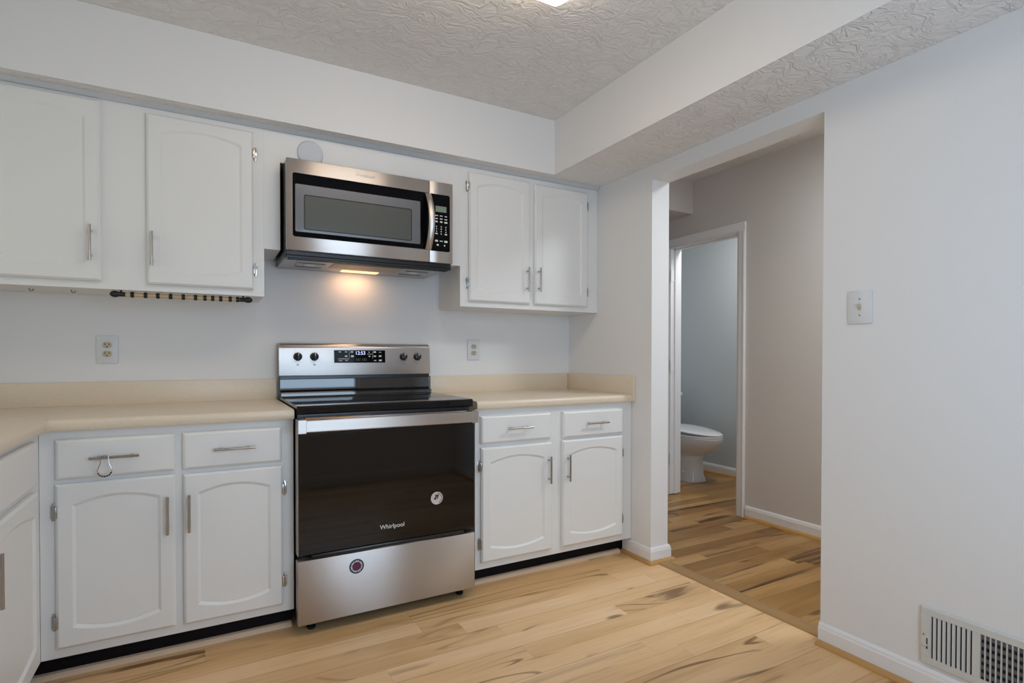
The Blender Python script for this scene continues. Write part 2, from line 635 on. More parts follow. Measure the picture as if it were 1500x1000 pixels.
# soffit running over the cabinets and along the right wall
b = B()
prism(b, [(XL, -0.0005), (XL, -0.3854), (-0.3721, -0.3854), (-0.3721, YB), (-0.0005, YB), (-0.0005, -0.0005)], 'z', ZS, ZC - 0.0005)
so = struct('wall_soffit', b, [M_wall, M_ceil])
for p in so.data.polygons:
    if p.normal.z < -0.5:
        p.material_index = 1
# little moulding where cabinets meet the soffit, coloured dark for the overhang's shade
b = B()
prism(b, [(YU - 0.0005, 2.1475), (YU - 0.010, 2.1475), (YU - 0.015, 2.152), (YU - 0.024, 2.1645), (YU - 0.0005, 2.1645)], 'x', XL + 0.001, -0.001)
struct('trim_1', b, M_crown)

# hall
b = B()
DY0, DY1, DZ = -0.40, 0.275, 2.02     # bathroom doorway
box(b, XH, XH + 0.115, YB - 0.1, DY0, 0, 2.485)
box(b, XH, XH + 0.115, DY1, 1.6, 0, 2.485)
box(b, XH, XH + 0.115, DY0, DY1, DZ, 2.485)
struct('wall_hall', b, M_hallwall)
b = B(); box(b, TJ, XH, 1.5, 1.6, 0, 2.485); struct('wall_hall_end', b, M_hallwall)
b = B(); box(b, TJ, 2.4, YB - 0.1, YB, 0, 2.485); struct('wall_hall_front', b, M_hallwall)
b = B(); box(b, TJ + 0.0005, XH - 0.0005, 0.03, 1.49, 2.232, 2.4845); struct('wall_hall_bulkhead', b, M_hallwall)
b = B(); box(b, 2.185, 2.285, -0.9, 1.3, 0, 2.485); struct('wall_bathroom', b, M_bathwall)
b = B(); box(b, XH + 0.115, 2.185, 1.2, 1.3, 0, 2.485); struct('wall_bathroom_end', b, M_bathwall)
b = B(); box(b, XH + 0.115, 2.185, -0.9, -0.8, 0, 2.485); struct('wall_bathroom_front', b, M_bathwall)


def base_profile(h=0.086, t=0.013):
    return [(0, 0), (t, 0), (t, h - 0.022), (t - 0.003, h - 0.014), (t - 0.003, h - 0.010), (t - 0.009, h), (0, h)]


def run_trim(name, prof, path, mat, z0=0.0):
    """prof (outward, z) swept along a floor path of (x, y); outward is to the left of travel"""
    bm = B()
    n = len(path)
    rings = []
    for i, p in enumerate(path):
        p = Vector(p)
        d0 = (p - Vector(path[i - 1])).normalized() if i > 0 else None
        d1 = (Vector(path[i + 1]) - p).normalized() if i < n - 1 else None
        if d0 is None:
            d0 = d1
        if d1 is None:
            d1 = d0
        n0 = Vector((-d0.y, d0.x))
        n1 = Vector((-d1.y, d1.x))
        mv = (n0 + n1) / (1 + n0.dot(n1))
        rings.append([(p.x + mv.x * o, p.y + mv.y * o, z0 + z) for o, z in prof])
    loft(bm, rings)
    return struct(name, bm, mat)


QR = [(0, 0), (0.019, 0), (0.0178, 0.0065), (0.0135, 0.0135), (0.0065, 0.0178), (0, 0.019)]


def offset_prof(prof, d):
    return [(o + d, z) for o, z in prof]


# travel so that 'left' points into the room
pillar = [(-0.001, -0.56), (-0.001, YJ - 0.001), (TJ + 0.001, YJ - 0.001), (TJ + 0.001, -0.62)]
pl = list(reversed(pillar))
run_trim('baseboard_pillar', base_profile(), pl, M_trim)
run_trim('trim_2', offset_prof(QR, 0.0135), pl, M_honey)
# right-hand pier: the room side looks towards -x
run_trim('baseboard_right', base_profile(), [(-0.001, YB + 0.001), (-0.001, YK + 0.001)], M_trim)
run_trim('trim_3', offset_prof(QR, 0.0135), [(-0.001, YB + 0.001), (-0.001, YK + 0.001)], M_honey)
run_trim('baseboard_hall', base_profile(), [(XH - 0.001, YB + 0.01), (XH - 0.001, DY0 - 0.066)], M_trim)
run_trim('trim_4', offset_prof(QR, 0.0135), [(XH - 0.001, YB + 0.01), (XH - 0.001, DY0 - 0.066)], M_honey)
run_trim('baseboard_bathroom', base_profile(), [(2.184, -0.79), (2.184, 1.19)], M_trim)
run_trim('trim_5', offset_prof(QR, 0.0135), [(2.184, -0.79), (2.184, 1.19)], M_honey)
run_trim('baseboard_rear', base_profile(), [(XL + 0.01, YB + 0.001), (-0.016, YB + 0.001)], M_trim)

# threshold between kitchen and hall floor
b = B()
prism(b, [(0.028, 0.0005), (0.032, 0.006), (0.045, 0.009), (0.09, 0.009), (0.104, 0.006), (0.108, 0.0005)], 'y', YK + 0.014, YJ - 0.014)
struct('trim_6', b, M_thresh)

# bathroom doorway: jambs, stops, casing, hinges
b = B()
box(b, XH - 0.002, XH + 0.117, DY1 - 0.018, DY1, 0.006, DZ)
box(b, XH - 0.002, XH + 0.117, DY0, DY0 + 0.018, 0.0, DZ)
box(b, XH - 0.002, XH + 0.117, DY0, DY1, DZ - 0.018, DZ)
box(b, XH + 0.040, XH + 0.075, DY1 - 0.029, DY1 - 0.017, 0.006, DZ - 0.018)
box(b, XH + 0.040, XH + 0.075, DY0 + 0.017, DY0 + 0.029, 0.0, DZ - 0.018)
box(b, XH + 0.040, XH + 0.075, DY0 + 0.018, DY1 - 0.018, DZ - 0.029, DZ - 0.017)
dj = struct('door_1', b, M_trim)
b = B()
prof = [(0, 0), (0, 0.008), (0.010, 0.011), (0.035, 0.013), (0.052, 0.017), (0.060, 0.014), (0.060, 0)]
r_in = DY0 + 0.008
l_in = DY1 - 0.008
t_in = DZ - 0.008
prism(b, [(XH - n, r_in - o) for o, n in prof], 'z', 0.0, t_in - 0.0003)
prism(b, [(XH - n, l_in + o) for o, n in prof], 'z', 0.0, t_in - 0.0003)
prism(b, [(XH - n, t_in + o) for o, n in prof], 'y', r_in - 0.060, l_in + 0.060)
obj('door_casing', b, M_trim, dj)
for hz in (0.30, 1.05, 1.78):
    b = B()
    box(b, XH + 0.002, XH + 0.036, DY1 - 0.0205, DY1 - 0.0175, hz - 0.045, hz + 0.045, 0.001)
    lathe(b, [(0.006, -0.045), (0.006, 0.045)], (XH - 0.004, DY1 - 0.022, hz), (0, 0, 1), 12)
    obj('hinge', b, M_trim, dj)

# ------------------------------------------------------------------ cabinets


def arch_loop(W, H, m, te, tm, be, bmid, d=0.0, n=18):
    """inner outline of a door panel: bowed top and bottom; te/be distances of the ends from top/bottom, tm/bmid of the middle"""
    pts = []
    x0, x1 = m + d, W - m - d
    for i in range(n + 1):
        t = i / n
        k = 1 - (2 * t - 1) ** 2
        pts.append((x0 + (x1 - x0) * t, be + d - (be - bmid) * k))
    for i in range(n + 1):
        t = 1 - i / n
        k = 1 - (2 * t - 1) ** 2
        pts.append((x0 + (x1 - x0) * t, H - te - d + (te - tm) * k))
    return pts


def panel_door(bm, W, H, P, t=0.019, m=0.046, te=0.072, tm=0.046, be=0.068, bmid=0.046):
    """P maps (u, v, n) to world"""
    def ring(pts, n):
        return [bm.verts.new(P(u, v, n)) for u, v in pts]
    c = 0.008
    full = [(0, 0), (W, 0), (W, H), (0, H)]
    ins = [(c, c), (W - c, c), (W - c, H - c), (c, H - c)]
    r0, r1, rf = ring(full, 0), ring(full, t - 0.007), ring(ins, t)
    bm.faces.new(r0)
    for a, bb in ((r0, r1), (r1, rf)):
        for j in range(4):
            bm.faces.new((a[j], a[(j + 1) % 4], bb[(j + 1) % 4], bb[j]))
    lo = ring(arch_loop(W, H, m, te, tm, be, bmid), t)
    l2 = ring(arch_loop(W, H, m, te, tm, be, bmid, 0.0095), t - 0.0065)
    l3 = ring(arch_loop(W, H, m, te, tm, be, bmid, 0.0110), t - 0.0065)
    l4 = ring(arch_loop(W, H, m, te, tm, be, bmid, 0.0125), t - 0.0062)
    k = len(lo)
    for a, bb in ((lo, l2), (l2, l3), (l3, l4)):
        for j in range(k):
            bm.faces.new((a[j], a[(j + 1) % k], bb[(j + 1) % k], bb[j]))
    bm.faces.new(l4)
    es = []
    for loop in (rf, lo):
        q = len(loop)
        for j in range(q):
            e = bm.edges.get((loop[j], loop[(j + 1) % q]))
            es.append(e)
    bmesh.ops.triangle_fill(bm, use_beauty=True, edges=es)
    return bm


def slab_front(bm, W, H, P, t=0.019):
    def ring(i, n):
        return [bm.verts.new(P(u, v, n)) for u, v in ((i, i), (W - i, i), (W - i, H - i), (i, H - i))]
    rs = [ring(0, 0), ring(0, t - 0.010), ring(0.004, t - 0.004), ring(0.010, t)]
    bm.faces.new(rs[0])
    for a, bb in zip(rs[:-1], rs[1:]):
        for j in range(4):
            bm.faces.new((a[j], a[(j + 1) % 4], bb[(j + 1) % 4], bb[j]))
    bm.faces.new(rs[-1])
    return bm


def PY(x0, y, z0):
    """front facing -y"""
    return lambda u, v, n: (x0 + u, y - n, z0 + v)


def PX(x, y0, z0):
    """front facing +x"""
    return lambda u, v, n: (x + n, y0 + u, z0 + v)


def bar_pull(P, parent, u, v, length=0.139, horizontal=False, gap=0.028):
    bm = B()
    r = 0.0049
    h = length / 2
    if horizontal:
        tube(bm, [P(u - h, v, gap), P(u + h, v, gap)], r, 12)
        for s in (-0.048, 0.048):
            tube(bm, [P(u + s, v, 0.0), P(u + s, v, gap)], 0.0045, 10)
    else:
        tube(bm, [P(u, v - h, gap), P(u, v + h, gap)], r, 12)
        for s in (-0.048, 0.048):
            tube(bm, [P(u, v + s, 0.0), P(u, v + s, gap)], 0.0045, 10)
    return obj('handle', bm, M_nickel, parent, True)


def hinge(P, parent, u, v, side):
    """exposed overlay hinge on the face frame; side = direction of the door along u"""
    bm = B()
    hw, hh = 0.0075, 0.026

    def pr(u0, u1, v0, v1, n0, n1, bev=0.0015):
        a = Vector(P(u + u0, v + v0, n0))
        c = Vector(P(u + u1, v + v1, n1))
        box(bm, min(a.x, c.x), max(a.x, c.x), min(a.y, c.y), max(a.y, c.y), min(a.z, c.z), max(a.z, c.z), bev)
    s = side
    pr(-0.004 * s - hw, -0.004 * s + hw, -hh * 0.86, hh * 0.86, 0.0, 0.003)
    pr(-0.004 * s - hw * 0.6, -0.004 * s + hw * 0.6, -hh * 1.15, hh * 1.15, 0.0, 0.0028, 0.0012)
    pr(0.001 * s, 0.008 * s, -hh * 0.75, hh * 0.75, 0.001, 0.020)
    tube(bm, [P(u - 0.0005 * s, v - hh * 0.8, 0.007), P(u - 0.0005 * s, v + hh * 0.8, 0.007)], 0.0042, 10)
    return obj('hinge', bm, M_hinge, parent, True)


def upper_body(x0, x1):
    bm = B()
    box(bm, x0, x1, YU, -0.001, ZU, ZS - 0.001)
    return bm


def add_door(parent, x0, x1, z0, z1, yface, hu, hv, hinge_side, hinge_z, front=None):
    """door on a -y facing cabinet; hu, hv = world x, z of the pull's centre"""
    P = PY(x0, yface - 0.0012, z0)
    bm = B()
    panel_door(bm, x1 - x0, z1 - z0, P)
    d = obj('door', bm, M_cab, parent)
    PH = PY(x0, yface - 0.0202, z0)
    bar_pull(PH, d, hu - x0, hv - z0)
    PF = PY(x0, yface, z0)
    for hz in hinge_z:
        if hinge_side == 'l':
            hinge(PF, d, -0.0042, hz - z0, 1)
        else:
            hinge(PF, d, (x1 - x0) + 0.0042, hz - z0, -1)
    return d


# upper cabinet left of the microwave
ucl = thing('wall_cabinet', 'white wall cabinet with two arched doors over the long counter, wooden rod slung below', 'cabinet', (-2.55, 0, ZU), 'upper wall cabinets')
obj('cabinet_body', upper_body(XL + 0.002, -1.8828), M_cab, ucl)
add_door(ucl, -2.826, -2.4745, 1.4265, 2.136, YU, -2.5045, 1.571, 'l', (2.03, 1.52))
add_door(ucl, -2.322, -1.926, 1.4255, 2.1225, YU, -2.3035, 1.567, 'r', (2.028, 1.514))
# short cabinet around the microwave
ucm = thing('wall_cabinet', 'short white wall cabinet framing the microwave top and sides', 'cabinet', (-1.405, 0, 1.613), 'upper wall cabinets')
b = B()
box(b, -1.8825, -0.9240, YU, -0.001, 2.010, ZS - 0.001)
box(b, -1.8825, -1.8150, YU, -0.001, 1.613, 2.010)
box(b, -1.0000, -0.9240, YU, -0.001, 1.613, 2.010)
obj('cabinet_body', b, M_cab, ucm)
# upper cabinet right
ucr = thing('wall_cabinet', 'white wall cabinet in the corner beside the microwave keypad, paired arched doors', 'cabinet', (-0.46, 0, ZU), 'upper wall cabinets')
obj('cabinet_body', upper_body(-0.9237, -0.002), M_cab, ucr)
add_door(ucr, -0.878, -0.496, 1.4275, 2.1215, YU, -0.519, 1.563, 'l', (2.043, 1.524))
add_door(ucr, -0.464, -0.0885, 1.4275, 2.118, YU, -0.4415, 1.567, 'r', (2.04, 1.52))

# round cover disc on the cabinet front above the microwave
b = B()
lathe(b, [(0.058, 0.0), (0.058, 0.005), (0.054, 0.009), (0.0, 0.010)], (-1.684, YU - 0.0006, 2.073), (0, -1, 0), 40)
disc = obj('cover_plate', b, M_disc, None, True)
tag(disc, 'round pale grey cover disc on the cabinet front above the microwave', 'cover plate')


def base_unit(name, label, x0, x1, fronts):
    t = thing(name, label, 'cabinet', ((x0 + x1) / 2, 0, 0), 'base cabinets')
    bm = B()
    box(bm, x0, x1, YF, -0.002, 0.094, CB - 0.001, 0.0012, 1)
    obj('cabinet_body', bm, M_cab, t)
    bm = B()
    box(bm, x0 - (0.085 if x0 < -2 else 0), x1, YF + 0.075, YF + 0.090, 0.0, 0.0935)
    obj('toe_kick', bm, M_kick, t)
    for (dx0, dx1, dz0, dz1, hx, hz) in fronts['drawers']:
        bm = B()
        slab_front(bm, dx1 - dx0, dz1 - dz0, PY(dx0, YF - 0.0012, dz0))
        d = obj('drawer', bm, M_cab, t)
        bar_pull(PY(dx0, YF - 0.0202, dz0), d, hx - dx0, hz - dz0, 0.143, True)
    for (dx0, dx1, dz0, dz1, hx, hz, hs, hzs) in fronts['doors']:
        add_door(t, dx0, dx1, dz0, dz1, YF, hx, hz, hs, hzs)
    return t


base_unit('base_cabinet', 'white two-drawer base cabinet under the long counter, ring hanging from one pull', XB, -1.8035, {
    'drawers': [(-2.563, -2.2165, 0.708, 0.8445, -2.394, 0.7785), (-2.192, -1.849, 0.7065, 0.846, -2.019, 0.777)],
    'doors': [(-2.563, -2.215, 0.130, 0.6935, -2.239, 0.550, 'l', (0.598, 0.221)), (-2.190, -1.846, 0.1275, 0.690, -2.171, 0.548, 'r', (0.597, 0.224))]})
base_unit('base_cabinet', 'white two-drawer base cabinet under the short counter by the hall opening', -0.985, -0.002, {
    'drawers': [(-0.961, -0.5575, 0.705, 0.840, -0.754, 0.7755), (-0.483, -0.077, 0.701, 0.8395, -0.272, 0.772)],
    'doors': [(-0.958, -0.552, 0.130, 0.6865, -0.576, 0.548, 'l', (0.598, 0.220)), (-0.486, -0.0775, 0.129, 0.688, -0.457, 0.547, 'r', (0.590, 0.217))]})

# base cabinet of the left run (under the sink), facing +x
sb = thing('base_cabinet', 'white sink base cabinet turned sideways at the photo edge, beside the inner counter corner', 'cabinet', (-2.9, -1.6, 0), 'base cabinets')
b = B(); box(b, XL + 0.002, XB, -2.60, YF - 0.0005, 0.094, 0.700)
box(b, XB - 0.020, XB, -2.60, YF - 0.0005, 0.700, CB - 0.001)
box(b, XL + 0.002, XB - 0.020, -2.60, -2.58, 0.700, CB - 0.001)
obj('cabinet_body', b, M_cab, sb)
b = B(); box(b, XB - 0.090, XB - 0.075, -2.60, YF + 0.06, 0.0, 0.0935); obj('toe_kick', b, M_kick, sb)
for y0, y1, hy in ((-1.245, -0.715, -1.205), (-1.800, -1.270, -1.312)):
    bm = B(); slab_front(bm, y1 - y0, 0.143, PX(XB + 0.0012, y0, 0.712))
    obj('drawer_front', bm, M_cab, sb)
    bm = B(); panel_door(bm, y1 - y0, 0.562, PX(XB + 0.0012, y0, 0.130))
    d = obj('door', bm, M_cab, sb)
    bar_pull(PX(XB + 0.0202, y0, 0.130), d, hy - y0, 0.440)

# quarter-round along the toe kicks
b = B()
prism(b, [(YF + 0.0745, 0.0), (YF + 0.052, 0.0), (YF + 0.053, 0.010), (YF + 0.060, 0.017), (YF + 0.0745, 0.019)], 'x', -2.66, -1.806)
struct('trim_7', b, M_shoe)
b = B()
prism(b, [(YF + 0.0745, 0.0), (YF + 0.052, 0.0), (YF + 0.053, 0.010), (YF + 0.060, 0.017), (YF + 0.0745, 0.019)], 'x', -0.98, -0.035)
struct('trim_8', b, M_shoe)

# ------------------------------------------------------------------ countertops


def edge_profile(front, back):
    """cross-section (depth, z) with a rolled front edge; front < back in depth coordinate"""
    s = 1 if back > front else -1
    r = 0.016
    pts = [(back, CT), (back, CB)]
    pts += [(front + s * 0.003, CB), (front, CB + 0.004)]
    for i in range(7):
        a = math.pi / 2 * i / 6
        pts.append((front + s * (r - r * math.cos(a)), CT - r + r * math.sin(a)))
    return pts


YC, XC = -0.648, -2.580
SX0, SX1, SY0, SY1 = -3.12, -2.655, -1.78, -0.965    # sink cut-out
ct = thing('countertop', 'beige laminate L-shaped countertop with backsplash turning the corner to the sink', 'countertop', (-2.5, 0, CB), 'countertops')
b = B()
prism(b, edge_profile(YC, -0.0225), 'x', XC, -1.8035)           # back run, right of the corner
# corner block and left run (rolled front edge along x = XC)
ep = edge_profile(XC, -2.62)
prism(b, ep, 'y', -2.62, YC + 0.0)
box(b, XL + 0.0235, -2.62, YC, -0.0225, CB, CT)
box(b, -2.62, XC, YC, -0.0225, CB, CT)
box(b, XL + 0.0235, -2.62, SY1, YC, CB, CT)
box(b, XL + 0.0235, -2.62, -2.62, SY0, CB, CT)
box(b, XL + 0.0235, SX0, SY0, SY1, CB, CT)
box(b, SX1, -2.62, SY0, SY1, CB, CT)
obj('counter_slab', b, M_ctr, ct, True)
b = B()
box(b, XL + 0.002, -1.8035, -0.0215, -0.001, CB + 0.001, 1.0166, 0.003)
box(b, XL + 0.002, XL + 0.0225, -2.62, -0.022, CB + 0.001, 1.0166, 0.003)
obj('backsplash', b, M_ctr, ct, True)
ct2 = thing('countertop', 'short beige laminate countertop with side splash by the hall opening', 'countertop', (-0.49, 0, CB), 'countertops')
b = B()
prism(b, edge_profile(YC, -0.0225), 'x', -0.985, -0.0225)
obj('counter_slab', b, M_ctr, ct2, True)
b = B()
box(b, -0.985, -0.0225, -0.0215, -0.001, CB + 0.001, 1.0166, 0.003)
box(b, -0.0215, -0.0008, YC - 0.006, -0.0012, CB + 0.0005, 1.0166, 0.003)
obj('backsplash', b, M_ctr, ct2, True)

# sink
sk = thing('kitchen_sink', 'stainless sink rim set in the beige countertop at the photo edge', 'sink', (-2.88, -1.37, CB))
b = B()
prism_outer = rrect(SX0 - 0.018, SX1 + 0.018, SY0 - 0.018, SY1 + 0.018, 0.04)
prism_inner = rrect(SX0 + 0.02, SX1 - 0.02, SY0 + 0.02, SY1 - 0.02, 0.05)
rings = [[(p[0], p[1], CT + 0.0008) for p in prism_outer], [(p[0], p[1], CT + 0.005) for p in rrect(SX0 - 0.014, SX1 + 0.014, SY0 - 0.014, SY1 + 0.014, 0.038)],
         [(p[0], p[1], CT + 0.005) for p in rrect(SX0 + 0.012, SX1 - 0.012, SY0 + 0.012, SY1 - 0.012, 0.05)],
         [(p[0], p[1], CT - 0.005) for p in prism_inner], [(p[0], p[1], 0.745) for p in rrect(SX0 + 0.04, SX1 - 0.04, SY0 + 0.04, SY1 - 0.04, 0.06)]]
loft(b, rings, cap=False)
f = [v for v in b.verts if abs(v.co.z - 0.745) < 1e-5]
b.faces.new(f)
obj('sink_basin', b, M_alu, sk, True)
b = B(); lathe(b, [(0.04, 0), (0.04, 0.003), (0.03, 0.004), (0.0, 0.002)], (-2.89, -1.37, 0.7455), (0, 0, 1)); obj('drain', b, M_nickel, sk, True)

# ------------------------------------------------------------------ microwave
mw = thing('microwave', 'stainless over-the-range microwave with black glass door and keypad', 'microwave', (-1.408, 0, 1.575))
b = B(); box(b, -1.803, -1.014, -0.3945, -0.002, 1.580, 2.000, 0.003); obj('housing', b, M_black, mw)
MF = -0.420
b = B(); box(b, -1.803, -1.1405, MF, -0.396, 1.5985, 2.003, 0.004); door = obj('door', b, M_steel, mw, True)
b = B(); prism(b, rrect(-1.777, -1.1408, 1.659, 1.9405, 0.010), 'y', MF - 0.0008, MF + 0.002); obj('window_glass', b, M_glassblack, door)
b = B()
o_ = rrect(-1.766, -1.188, 1.682, 1.892, 0.006); i_ = rrect(-1.727, -1.234, 1.696, 1.846, 0.006)
n_ = len(o_)
v0 = [b.verts.new((x, MF - 0.0010, z)) for x, z in o_]
v1 = [b.verts.new((x, MF - 0.0014, z)) for x, z in i_]
for j in range(n_):
    b.faces.new((v0[j], v0[(j + 1) % n_], v1[(j + 1) % n_], v1[j]))
obj('bezel', b, M_bezel, door)
b = B(); prism(b, rrect(-1.726, -1.235, 1.697, 1.845, 0.006), 'y', MF - 0.0013, MF); obj('screen', b, M_screen, door)
b = B()
lines = rrect(-1.7285, -1.2325, 1.6945, 1.8475, 0.006)
tube(b, [(x, MF - 0.0014, z) for x, z in lines], 0.0012, 6, closed=True); obj('screen_edge', b, M_black, door)
# bowed handle
b = B()
hp = []
for i in range(17):
    t = i / 16
    z = 1.659 + t * 0.275
    k = 1 - (2 * t - 1) ** 2
    hp.append((z, MF - 0.004 - 0.052 * k))
rings = []
for z, y in hp:
    rings.append([(-1.165, y, z), (-1.165, y - 0.006, z), (-1.160, y - 0.010, z), (-1.138, y - 0.010, z), (-1.134, y - 0.006, z), (-1.134, y, z)])
loft(b, rings)
obj('handle', b, M_steel, door, True)
text_mesh('logo', 'Whirlpool', 0.021, M_white_mark, door, (-1.456, MF - 0.0012, 1.9745))
# control panel
b = B(); box(b, -1.1395, -1.014, MF, -0.396, 1.5985, 2.003, 0.004); cp = obj('control_panel', b, M_steel, mw, True)
b = B(); prism(b, rrect(-1.1392, -1.031, 1.656, 1.9405, 0.010), 'y', MF - 0.0008, MF + 0.002); obj('keypad', b, M_glassblack, cp)
b = B(); box(b, -1.108, -1.050, MF - 0.0014, MF, 1.853, 1.882); obj('display', b, M_lcd, cp)
b = B()


def mark(bm, x, z, wx, wz, y):
    box(bm, x - wx / 2, x + wx / 2, y - 0.0004, y + 0.0004, z - wz / 2, z + wz / 2)


for r_, (z, wz, ws) in enumerate([(1.834, .004, (.016, .014, .012)), (1.819, .004, (.012, .014, .014)), (1.804, .007, (.012, .012, .016)),
                                   (1.780, .006, (.004, .004, .004)), (1.768, .006, (.004, .004, .004)), (1.756, .006, (.004, .004, .004)), (1.744, .006, (.012, .004, .013)),
                                   (1.708, .009, (.015, .016, .017))]):
    for c_, x in enumerate((-1.103, -1.078, -1.053)):
        mark(b, x, z + (0.0 if c_ < 2 else -0.001), ws[c_], wz if not (r_ == 7 and c_ == 1) else 0.004, MF - 0.0012)
mark(b, -1.097, 1.688, .010, .008, MF - 0.0012)
mark(b, -1.060, 1.687, .006, .007, MF - 0.0012)
obj('lettering', b, M_white_mark, cp)
# underside
b = B()
box(b, -1.800, -1.017, -0.330, -0.004, 1.5735, 1.5795)
mu = obj('underside', b, M_under, mw)
b = B()
box(b, -1.802, -1.015, -0.396, -0.331, 1.570, 1.5795, 0.002)
for k in range(3):
    box(b, -1.79, -1.027, -0.388 + k * 0.019, -0.384 + k * 0.019, 1.567, 1.571)
obj('vent_grille', b, M_black, mw)
for x0 in (-1.735, -1.215):
    b = B()
    box(b, x0, x0 + 0.13, -0.265, -0.135, 1.5705, 1.5738, 0.001)
    fl = obj('filter', b, M_under, mw)
    for yy in (-0.258, -0.142):
        b = B(); box(b, x0 + 0.005, x0 + 0.125, yy - 0.006, yy + 0.006, 1.5690, 1.5706); obj('filter_slot', b, M_dark, fl)
    b = B(); box(b, x0 + 0.040, x0 + 0.088, -0.235, -0.165, 1.5695, 1.5706); obj('filter_tab', b, M_plate, fl)
b = B(); box(b, -1.575, -1.235, -0.300, -0.150, 1.5708, 1.5738, 0.001); obj('cover_panel', b, M_filter, mw)
b = B(); box(b, -1.50, -1.31, -0.118, -0.066, 1.5690, 1.5738, 0.002); obj('lamp_lens', b, M_warm, mw)
ml = area('cooktop_lamp', (-1.42, -0.085, 1.562), (0, 0.25, -1), 0.16, 0.04, 0.34, (1.0, 0.56, 0.29))

# ------------------------------------------------------------------ range
RX0, RX1 = -1.797, -1.021
RYF = -0.690
rg = thing('range', 'stainless electric range with black glass cooktop and oven door', 'range', (-1.41, -0.35, 0))
b = B(); box(b, RX0 + 0.004, RX1 - 0.004, -0.640, -0.030, 0.050, 0.893, 0.002); obj('housing', b, M_black, rg)
b = B()
prism(b, [(-0.660, 0.8935), (-0.668, 0.898), (-0.670, 0.922), (-0.664, 0.9285), (-0.650, 0.930), (-0.035, 0.930), (-0.035, 0.8935)], 'x', RX0, RX1 + 0.002)
ck = obj('cooktop', b, M_cooktop, rg, True)
# riser between cooktop and control panel
b = B()
prism(b, [(-0.030, 0.9305), (-0.100, 0.9305), (-0.098, 0.944), (-0.074, 0.950), (-0.060, 0.958), (-0.056, 1.012), (-0.030, 1.028)], 'x', RX0 + 0.006, RX1 + 0.012)
obj('riser', b, M_ceran, rg, True)
b = B()
box(b, RX0 + 0.004, RX1 + 0.014, -0.060, -0.004, 1.012, 1.031, 0.002)
obj('riser_vent', b, M_black, rg)
# backguard
b = B()
prism(b, [(-0.004, 1.031), (-0.070, 1.031), (-0.071, 1.034), (-0.060, 1.180), (-0.052, 1.192), (-0.040, 1.197), (-0.004, 1.197)], 'x', RX0, RX1 + 0.016)
bmesh.ops.bevel(b, geom=[e for e in b.edges if abs(e.verts[0].co.x - e.verts[1].co.x) < 1e-6 and min(e.verts[0].co.z, e.verts[1].co.z) > 1.1], offset=0.006, segments=3, affect='EDGES', profile=0.5)
bg = obj('control_panel', b, M_steel, rg, True)


def bgy(z):
    return -0.071 + (z - 1.034) * (0.011 / 0.146)


for x in (-1.709, -1.629, -1.160, -1.080):
    z = 1.127
    b = B()
    y = bgy(z)
    lathe(b, [(0.0215, 0.0), (0.0215, 0.004), (0.0195, 0.012), (0.018, 0.020), (0.015, 0.022), (0, 0.0225)], (x, y - 0.0005, z), (0, -1, 0.07), 28)
    box(b, x - 0.0055, x + 0.0055, y - 0.033, y - 0.018, z - 0.021, z + 0.021, 0.003)
    kb = obj('knob', b, M_black, bg, True)
    b = B(); box(b, x - 0.0016, x + 0.0016, y - 0.0338, y - 0.030, z + 0.006, z + 0.020); obj('knob_pointer', b, M_white_mark, kb)
    b = B()
    for s in range(-3, 4):
        a = math.radians(-90 + s * 20)
        mark(b, x + 0.031 * math.cos(a), z + 0.031 * math.sin(a), 0.006, 0.0012, bgy(z - 0.03) - 0.0004)
    mark(b, x, z - 0.041, 0.012, 0.005, bgy(z - 0.041) - 0.0004)
    for s in range(10):
        a = math.radians(-20 + s * 24)
        mark(b, x + 0.029 * math.cos(a), z + 0.029 * math.sin(a), 0.002, 0.002, bgy(z + 0.029 * math.sin(a)) - 0.0004)
    obj('dial_marking', b, M_grey_mark, bg)
b = B()
prism(b, [(bgy(1.095) - 0.003, 1.095), (bgy(1.161) - 0.003, 1.161), (bgy(1.161) + 0.002, 1.161), (bgy(1.095) + 0.002, 1.095)], 'x', -1.531, -1.262)
dp = obj('display', b, M_glassblack, bg)
text_mesh('clock_digits', '12:53', 0.026, M_display, dp, (-1.396, bgy(1.144) - 0.0036, 1.1455), extrude=0.0004, xscale=0.95)
b = B()


def mk(px, pz, wx, wz):
    """position in the 1500x1000 enlargement of the panel"""
    x = -1.531 + (px - 115) / (1045 - 115) * 0.269
    z = 1.161 - (pz - 285) / (505 - 285) * 0.066
    mark(b, x, z, wx, wz, bgy(z) - 0.0033)


for px, pz, wx, wz in ((215, 315, .013, .004), (325, 315, .012, .004), (430, 315, .013, .006), (325, 390, .013, .007), (435, 390, .014, .009),
                       (225, 467, .018, .003), (330, 467, .013, .003), (280, 437, .056, .0025), (380, 390, .001, .052), (805, 400, .001, .056),
                       (743, 318, .007, .004), (748, 352, .024, .002), (748, 392, .008, .006), (848, 315, .014, .008), (948, 318, .013, .003),
                       (848, 390, .013, .007), (948, 388, .014, .008), (853, 467, .013, .004), (950, 465, .015, .008)):
    mk(px, pz, wx, wz)
obj('lettering', b, M_white_mark, dp)
b = B()
for px in (522, 560, 635, 672):
    x = -1.531 + (px - 115) / 930 * 0.269
    z = 1.161 - (452 - 285) / 220 * 0.066
    yy = bgy(z) - 0.0036
    tube(b, [(x - .0045, yy, z - .005), (x + .0045, yy, z - .005), (x + .0045, yy, z + .005), (x - .0045, yy, z + .005)], 0.0008, 5, closed=True)
obj('icon_marking', b, M_grey_mark, dp)
